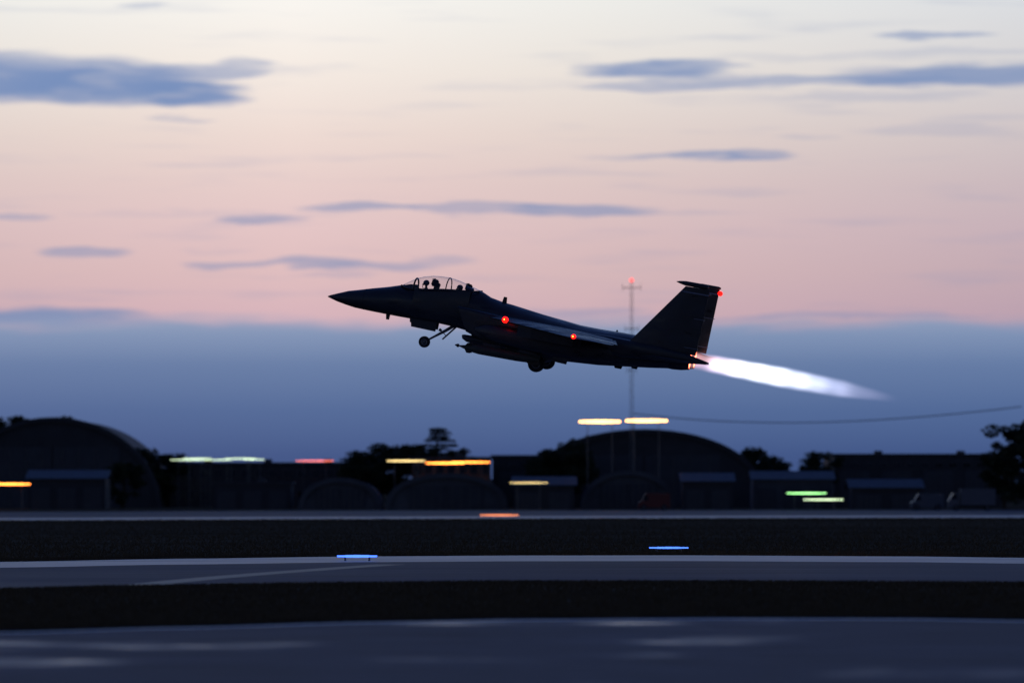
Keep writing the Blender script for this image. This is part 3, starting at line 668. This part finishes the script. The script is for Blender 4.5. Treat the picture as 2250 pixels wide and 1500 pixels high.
    bm = bmesh.new(); slab(bm, [(18.05, .85), (18.35, 2.9), (18.92, 2.9), (18.84, .85)], yf, .046); obj('rudder', bm, M_paint, fin)
    for z0, z1, x0, x1 in ((3.36, 3.42, 17.62, 18.97), (2.16, 2.185, 18.45, 18.96), (.72, .745, 18.2, 18.88)):
        bm = bmesh.new(); slab(bm, [(x0, z0), (x1, z0), (x1, z1), (x0, z1)], yf, .066); obj('tail_stripe', bm, M_stripe, fin)
    bm = bmesh.new()
    if sd_ < 0: tube(bm, [(17.30, yf, 3.80), (17.45, yf, 3.80), (17.75, yf, 3.79), (18.7, yf, 3.78), (18.86, yf, 3.77), (18.92, yf, 3.76)], [.012, .06, .115, .125, .10, .03], 14)
    else: tube(bm, [(17.85, yf, 3.71), (18.05, yf, 3.71), (18.9, yf, 3.70), (19.02, yf, 3.70)], [.02, .075, .08, .04], 12)
    obj('fin_tip_pod', bm, M_paint, fin, True, 40)
    bm = bmesh.new(); bmesh.ops.create_uvsphere(bm, u_segments=14, v_segments=8, radius=.125 if sd_ > 0 else .05, matrix=Matrix.Translation((19.03, yf, 3.45)))
    obj('tail_lamp', bm, BEACON if sd_ > 0 else M_white_m, fin, True)
    # stabilator
    bm = bmesh.new(); rg = []
    for (y, le, te, th, z) in ((1.95, 15.9, 18.75, .20, .03), (2.6, 16.75, 19.1, .17, .06), (2.62, 16.45, 19.1, .17, .06), (4.25, 18.4, 20.0, .08, .14), (4.33, 18.8, 19.98, .04, .14)):
        c = te - le; dz = lambda x: (x - 17.8) * .04; rg.append([Vector((le, sd_ * y, z + dz(le))), Vector((le + c * .3, sd_ * y, z + th * .55 + dz(le + c * .3))), Vector((te, sd_ * y, z + dz(te))), Vector((le + c * .3, sd_ * y, z - th * .55 + dz(le + c * .3)))])
    loft(bm, rg); obj('stabilator', bm, M_paint, jet, False)
    # nozzle
    cy, cz = sd_ * .78, .09
    bm = bmesh.new(); rg = []
    def nring(s, r, ridge=0.0): return [Vector((s, cy + math.cos(2 * math.pi * k / 60) * (r + (ridge if k % 4 in (0, 1) else 0)), cz + math.sin(2 * math.pi * k / 60) * (r + (ridge if k % 4 in (0, 1) else 0)))) for k in range(60)]
    for (s, r, g) in ((17.4, .56, 0), (17.7, .56, .012), (18.1, .52, .015), (18.5, .44, .012), (18.5, .405, 0), (18.1, .45, 0), (17.75, .47, 0)): rg.append(nring(s, r, g))
    loft(bm, rg, cap0=False, cap1=False); nz = obj('exhaust_nozzle', bm, M_dark, jet, True, 30)
    bm = bmesh.new(); loft(bm, [nring(18.47, .40), nring(18.1, .443), nring(17.8, .462), nring(17.79, .30), nring(17.79, .05)], cap0=False); obj('hot_liner', bm, HOT, nz, True)
    # flame: glowing gas, brightest after the nozzle, thinning out behind
    fb = bmesh.new(); tube(fb, [(18.28, cy, cz), (18.7, cy, cz), (20, cy, cz), (23, cy * .98, cz - .02), (26, cy * .94, cz - .06), (29.2, cy * .9, cz - .1)], [.46, .52, .60, .66, .66, .55], 24)
    fl = obj('exhaust_flame', fb, None, nz); fl['label'] = 'white and lavender afterburner flame'
    fm = bpy.data.materials.new('flame_gas'); fm.use_nodes = True; t = fm.node_tree; t.nodes.clear()
    tcx = N(t, 'ShaderNodeTexCoord'); sp = N(t, 'ShaderNodeSeparateXYZ'); t.links.new(tcx.outputs['Object'], sp.inputs[0])
    ax = M(t, 'DIVIDE', M(t, 'SUBTRACT', sp.outputs[0], 18.28), 10.6)
    ry = M(t, 'SUBTRACT', sp.outputs[1], cy * .97); rz = M(t, 'SUBTRACT', sp.outputs[2], M(t, 'MULTIPLY_ADD', ax, -.14, cz + .02))
    rr = M(t, 'SQRT', M(t, 'ADD', M(t, 'MULTIPLY', ry, ry), M(t, 'MULTIPLY', rz, rz)))
    rad = ramp(t, ax, [(0, (.42, .42, .42, 1)), (.15, (.46, .46, .46, 1)), (.45, (.53, .53, .53, 1)), (.72, (.47, .47, .47, 1)), (1, (.16, .16, .16, 1))])
    soft = M(t, 'SUBTRACT', 1.0, smooth(t, M(t, 'DIVIDE', rr, rad), .62, 1.06))
    st_ = ramp(t, ax, [(0, (.20, .20, .20, 1)), (.06, (.18, .18, .18, 1)), (.13, (.34, .34, .34, 1)), (.2, (.62, .62, .62, 1)), (.36, (.62, .62, .62, 1)), (.52, (.30, .30, .30, 1)), (.68, (.15, .15, .15, 1)), (.84, (.055, .055, .055, 1)), (1, (0, 0, 0, 1))], 'EASE')
    mpn = N(t, 'ShaderNodeMapping'); mpn.inputs['Scale'].default_value = (.7, 4, 4); t.links.new(tcx.outputs['Object'], mpn.inputs[0])
    nz_ = N(t, 'ShaderNodeTexNoise'); nz_.inputs['Scale'].default_value = 1; nz_.inputs['Detail'].default_value = 2; t.links.new(mpn.outputs[0], nz_.inputs[0])
    shock = M(t, 'MULTIPLY_ADD', M(t, 'SINE', M(t, 'MULTIPLY', ax, 62.0)), M(t, 'MULTIPLY', M(t, 'SUBTRACT', 1.0, ax), .28), 1.0)
    lick = M(t, 'MULTIPLY', shock, M(t, 'MULTIPLY_ADD', nz_.outputs[0], 1.3, .35))
    colr = ramp(t, ax, [(0, (1, .36, .34, 1)), (.06, (1, .55, .62, 1)), (.13, (.95, .76, .95, 1)), (.3, (.86, .90, 1, 1)), (.7, (.70, .72, 1, 1)), (1, (.7, .6, .9, 1))])
    emn = N(t, 'ShaderNodeEmission'); t.links.new(colr, emn.inputs[0])
    sock(t, emn.inputs[1], M(t, 'MULTIPLY', M(t, 'MULTIPLY', M(t, 'MULTIPLY', soft, st_), lick), 2.9))
    om = N(t, 'ShaderNodeOutputMaterial'); t.links.new(emn.outputs[0], om.inputs['Volume']); fl.data.materials.append(fm)

# glazing and frames
CAN = [(3.62, .26, 1.19, 1.205), (3.75, .36, 1.17, 1.30), (3.98, .48, 1.13, 1.46), (4.29, .60, 1.12, 1.66), (4.65, .68, 1.14, 1.81), (5.07, .71, 1.22, 1.92), (5.48, .72, 1.29, 1.965), (5.90, .72, 1.345, 1.975), (6.2, .71, 1.38, 1.945), (6.49, .69, 1.41, 1.89), (6.8, .65, 1.45, 1.81), (7.11, .58, 1.47, 1.71), (7.4, .46, 1.52, 1.64), (7.55, .36, 1.57, 1.615)]
def can_ring(s, k=1.0, n=22):
    _, w, zb, zt = interp(CAN, s)
    return [Vector((s, math.cos(math.pi * j / n) * w * k, zb + max(0, math.sin(math.pi * j / n)) ** .85 * (zt - zb) * k)) for j in range(n + 1)]
bm = bmesh.new(); loft(bm, [can_ring(s) for s in (3.62, 3.75, 3.86, 3.98, 4.13, 4.27)], closed=False); obj('windscreen', bm, gm, jet, True)
bm = bmesh.new(); loft(bm, [can_ring(s) for s in (4.33, 4.5, 4.65, 4.86, 5.07, 5.28, 5.48, 5.7, 5.9, 6.05, 6.2, 6.35, 6.49, 6.65, 6.8, 6.95, 7.11, 7.25, 7.4, 7.55)], closed=False); can = obj('canopy', bm, gm, jet, True)
bm = bmesh.new(); tube(bm, can_ring(4.30, .99), .045, 8); obj('windscreen_bow', bm, M_dark, jet, True)
bm = bmesh.new(); tube(bm, can_ring(5.93, .98), .030, 8); obj('canopy_bow', bm, M_dark, can, True)
bm = bmesh.new()
for s_ in (0, -1):
    tube(bm, [can_ring(s)[s_] for s in (3.62, 3.98, 4.29, 4.65, 5.07, 5.48, 5.9, 6.49, 7.11, 7.55)], .055, 6)
obj('canopy_sill', bm, M_dark, can, True)
bm = bmesh.new(); loft(bm, [[Vector((x, math.cos(math.pi * j / 12) * w, zb + math.sin(math.pi * j / 12) * hh)) for j in range(13)] for x, w, zb, hh in ((3.70, .30, 1.12, .10), (4.0, .42, 1.10, .22), (4.36, .46, 1.08, .28), (4.42, .46, .7, .6))], closed=False); obj('glareshield', bm, M_seat, jet, True)
bm = bmesh.new(); loft(bm, [[Vector((x, math.cos(math.pi * j / 12) * w, zb + math.sin(math.pi * j / 12) * hh)) for j in range(13)] for x, w, zb, hh in ((5.62, .48, 1.10, .22), (5.98, .50, 1.10, .30), (6.02, .50, .7, .66))], closed=False); obj('rear_instrument_hood', bm, M_seat, jet, True)
for (s, z) in ((5.18, 1.57), (6.88, 1.63)):
    o = bpy.data.objects.new('ejection_seat', None); COL.objects.link(o); o.parent = jet
    bm = bmesh.new(); box(bm, (s + .08, 0, z - .55), (.22, .46, 1.20), Euler((0, R(12), 0)), .04); obj('seat_back', bm, M_seat, o, True, 30)
    bm = bmesh.new(); box(bm, (s + .04, 0, z + .02), (.30, .36, .36), Euler((0, R(10), 0)), .05); obj('headrest', bm, M_seat, o, True, 30)
    bm = bmesh.new(); box(bm, (s - .22, 0, z - 1.12), (.55, .46, .16), None, .04); obj('seat_pan', bm, M_seat, o, True, 30)
    for y in (-.12, .12):
        bm = bmesh.new(); tube(bm, [(s - .06, y, z + .10), (s - .10, y, z + .20), (s + .02, y, z + .22)], .02, 6); obj('handle', bm, M_dark, o, True)
# blade aerials
for (x, z, hh, c) in ((8.80, 1.22, .30, .13), (3.15, -.34, -.26, .12), (14.9, -.8, -.16, .25), (15.7, -.68, -.15, .2)):
    bm = bmesh.new(); loft(bm, [[Vector((x + c * a * k + (1 - k) * .04, b * .02, z + zz)) for a, b in ((-1, 0), (0, -1), (1, 0), (0, 1))] for zz, k in ((-.06 if hh > 0 else .06, 1.0), (hh, .65))]); obj('blade_aerial', bm, M_dark, jet)
# nose gear: folding forward
ng = bpy.data.objects.new('nose_gear', None); COL.objects.link(ng); ng.parent = jet
bm = bmesh.new(); tube(bm, [(6.60, 0, -.25), (6.1, 0, -.66), (5.62, 0, -1.02), (5.2, 0, -1.34)], [.085, .08, .055, .05], 10); obj('strut', bm, M_white_m, ng, True)
bm = bmesh.new(); tube(bm, [(6.66, .0, -.32), (6.05, 0, -1.08)], [.045, .04], 8); obj('drag_brace', bm, M_white_m, ng, True)
bm = bmesh.new(); tube(bm, [(6.0, 0, -.72), (6.22, 0, -.9)], .022, 6); obj('retract_link', bm, M_white_m, ng, True)
bm = bmesh.new(); tube(bm, [(5.84, -.14, -.62), (5.96, -.14, -.66)], [.08, .06], 10); tube(bm, [(5.92, -.14, -.65), (5.98, 0, -.72)], .02, 6); obj('landing_light', bm, M_white_m, ng, True)
bm = bmesh.new(); tube(bm, [(5.18, -.16, -1.36), (5.18, .16, -1.36)], .04, 8); obj('axle', bm, M_white_m, ng, True)
wheel(ng, (5.18, 0, -1.36), .285, .17)
bm = bmesh.new(); loft(bm, [[Vector((x, y, z)) for x, z in ((4.30, -.16), (4.36, -.50), (4.42, -.52), (4.46, -.71), (5.70, -.75), (5.72, -.16))] for y in (-.36, -.33)]); obj('gear_door', bm, M_paint, jet)
bm = bmesh.new(); loft(bm, [[Vector((x, y, z)) for x, z in ((4.9, -.16), (4.9, -.66), (5.68, -.68), (5.70, -.16))] for y in (.33, .36)]); obj('gear_door', bm, M_paint, jet)
# main gear
for sd_, cx, cz in ((-1, 11.12, -1.36), (1, 11.14, -1.30)):
    mg = bpy.data.objects.new('main_gear', None); COL.objects.link(mg); mg.parent = jet
    bm = bmesh.new(); tube(bm, [(12.3, sd_ * 1.25, -.75), (11.75, sd_ * 1.22, -1.02), (cx, sd_ * 1.2, cz)], [.11, .10, .07], 10); obj('strut', bm, M_white_m, mg, True)
    bm = bmesh.new(); tube(bm, [(11.3, sd_ * 1.1, -.8), (11.6, sd_ * 1.18, -1.08)], .05, 8); obj('side_brace', bm, M_white_m, mg, True)
    bm = bmesh.new(); tube(bm, [(cx, sd_ * 1.15, cz), (cx, sd_ * 1.5, cz)], .06, 8); obj('axle', bm, M_white_m, mg, True)
    wheel(mg, (cx, sd_ * 1.38, cz), .41, .28)
    bm = bmesh.new(); loft(bm, [[Vector((x, sd_ * 1.62 + y, z)) for x, z in ((11.3, -.86), (11.5, -1.02), (12.2, -1.10), (12.62, -1.12), (12.66, -.90))] for y in (-.02, .02)]); obj('gear_door', bm, M_paint, jet)
# targeting and navigation pods under the intakes
for sd_, lab in ((-1, None), (1, None)):
    bm = bmesh.new(); yc = sd_ * 1.22; zc = -.75
    tube(bm, [(7.22, yc, zc + .12), (7.30, yc, zc + .06), (7.5, yc, zc), (8.0, yc, zc), (9.3, yc, zc), (9.7, yc, zc + .04)], [.03, .12, .175, .19, .19, .08], 16); pd = obj('sensor_pod', bm, M_paint, jet, True, 40)
    bm = bmesh.new(); box(bm, (8.5, yc, zc + .25), (1.6, .1, .22)); obj('pod_pylon', bm, M_paint, pd)
    for x in (8.9, 10.7, 12.4):
        bm = bmesh.new(); box(bm, (x, sd_ * 1.92, -.86), (.9, .11, .18), None, .02); obj('bomb_rack', bm, M_paint, jet)

# ---------------- bombs and crew ride on the jet but are things of their own
def rider(name, base, label, cat, group=None):
    o = empty(name, JM @ Vector(base), label, cat, group, JROT); return o
def bomb(base, label, sc=1.0):
    o = rider('guided_bomb', base, label, 'bomb', 'bombs under the jet'); r = .235 * sc
    bm = bmesh.new(); tube(bm, [(.75, 0, 0), (.95, 0, 0), (1.3, 0, 0), (3.2, 0, 0), (3.9, 0, 0), (4.3, 0, 0)], [r * .62, r * .82, r, r, r * .86, r * .5], 18); obj('casing', bm, M_bomb, o, True, 40)
    bm = bmesh.new(); tube(bm, [(.06, 0, .02), (.14, 0, .02), (.22, 0, .015), (.30, 0, .01), (.5, 0, 0), (.76, 0, 0)], [.02, .055, .055, .035, .085, r * .62], 12); sk = obj('seeker', bm, M_bomb, o, True, 40)
    bm = bmesh.new(); tube(bm, [(.17, 0, .015), (.26, 0, .012)], [.085, .085], 12); obj('seeker_ring', bm, M_dark, sk, True, 40)
    for k in range(4):
        a = R(45 + 90 * k); c_, s_ = math.cos(a), math.sin(a)
        for nm, pts in (('canard', ((.55, .08), (.72, .34), (.90, .34), (.92, .12))), ('tail_fin', ((3.6, .14), (3.85, .36), (4.35, .36), (4.35, .10)))):
            bm = bmesh.new(); loft(bm, [[Vector((x, c_ * q + n_ * -s_, s_ * q + n_ * c_)) for x, q in pts] for n_ in (-.012, .012)]); obj(nm, bm, M_bomb, o)
    return o
bomb((7.02, -1.92, -1.14), 'guided bomb with pointed seeker under the near side of the jet')
bomb((7.02, 1.92, -1.14), 'guided bomb on the far side of the jet, behind the near one')

M_suit = material('flight_suit', (.045, .050, .035), .9, vary=.2, scale=(8, 8, 8)); M_helm = material('helmet_shell', (.07, .07, .075), .35, vary=.1, scale=(8, 8, 8)); M_visor = material('dark_visor', (.01, .01, .012), .08, vary=.1); M_mask = material('mask_rubber', (.035, .035, .035), .7, vary=.2, scale=(9, 9, 9))
def crew(base, label):
    """seated figure facing the nose (-x); base = seat reference point on the seat pan"""
    o = rider('person', base, label, 'person', 'crew of the jet')
    P = {'pelvis': ((0, 0, .10), .15), 'waist': ((.03, 0, .30), .135), 'chest': ((.04, 0, .50), .155), 'neckb': ((.02, 0, .64), .075), 'neck': ((0, 0, .72), .06), 'head': ((-.03, 0, .83), .095), 'crown': ((-.02, 0, .91), .07)}
    E_ = [('pelvis', 'waist'), ('waist', 'chest'), ('chest', 'neckb'), ('neckb', 'neck'), ('neck', 'head'), ('head', 'crown')]
    for s, n in ((-1, 'l'), (1, 'r')):
        P.update({n + 'sh': ((.02, s * .19, .57), .075), n + 'el': ((-.10, s * .25, .32), .052), n + 'wr': ((-.34, s * .17, .30), .036), n + 'palm': ((-.41, s * .16, .31), .034), n + 'hip': ((-.03, s * .10, .08), .10), n + 'kn': ((-.46, s * .13, .22), .072), n + 'an': ((-.62, s * .12, -.14), .05), n + 'toe': ((-.80, s * .12, -.14), .04)})
        E_ += [('chest', n + 'sh'), (n + 'sh', n + 'el'), (n + 'el', n + 'wr'), (n + 'wr', n + 'palm'), ('pelvis', n + 'hip'), (n + 'hip', n + 'kn'), (n + 'kn', n + 'an'), (n + 'an', n + 'toe')]
        for f in range(4):
            y = s * (.13 + .02 * f); l = (.045, .052, .05, .04)[f]
            P[n + 'f%da' % f] = ((-.445, y, .325), .010); P[n + 'f%db' % f] = ((-.445 - l * .6, y, .315), .009); P[n + 'f%dc' % f] = ((-.445 - l * .6, y, .28), .008)
            E_ += [(n + 'palm', n + 'f%da' % f), (n + 'f%da' % f, n + 'f%db' % f), (n + 'f%db' % f, n + 'f%dc' % f)]
        P[n + 'ta'] = ((-.40, s * .115, .30), .011); P[n + 'tb'] = ((-.445, s * .10, .285), .010); E_ += [(n + 'palm', n + 'ta'), (n + 'ta', n + 'tb')]
    names = list(P); me = bpy.data.meshes.new('body'); me.from_pydata([P[k][0] for k in names], [(names.index(a), names.index(b)) for a, b in E_], [])
    b = link('body', me, M_suit, o); sk = b.modifiers.new('skin', 'SKIN'); sk.use_smooth_shade = True
    lay = me.skin_vertices[0].data if me.skin_vertices else None
    if lay:
        for i, k in enumerate(names): lay[i].radius = (P[k][1], P[k][1]); lay[i].use_root = (k == 'pelvis')
    sub = b.modifiers.new('sub', 'SUBSURF'); sub.levels = 1; sub.render_levels = 2
    bm = bmesh.new(); bmesh.ops.create_uvsphere(bm, u_segments=20, v_segments=14, radius=.145, matrix=Matrix.Translation((-.01, 0, .86)) @ Matrix.Diagonal((1.08, .92, 1.0, 1)))
    bmesh.ops.delete(bm, geom=[v for v in bm.verts if v.co.z < .77 and v.co.x < -.02], context='VERTS'); hl = obj('helmet', bm, M_helm, o, True)
    bm = bmesh.new(); bmesh.ops.create_uvsphere(bm, u_segments=18, v_segments=12, radius=.135, matrix=Matrix.Translation((-.035, 0, .86)) @ Matrix.Diagonal((1.06, .88, .62, 1))); bmesh.ops.delete(bm, geom=[v for v in bm.verts if v.co.x > -.06], context='VERTS'); obj('visor', bm, M_visor, hl, True)
    bm = bmesh.new(); tube(bm, [(-.10, 0, .775), (-.16, 0, .76), (-.19, 0, .74)], [.055, .05, .03], 10); tube(bm, [(-.18, 0, .745), (-.17, .03, .62), (-.08, .08, .48)], .018, 6); obj('oxygen_mask', bm, M_mask, hl, True)
    return o
crew((4.80, 0, .66), 'helmeted pilot in the front seat looking ahead')
crew((6.50, 0, .72), 'helmeted crew member in the rear seat behind the pilot')
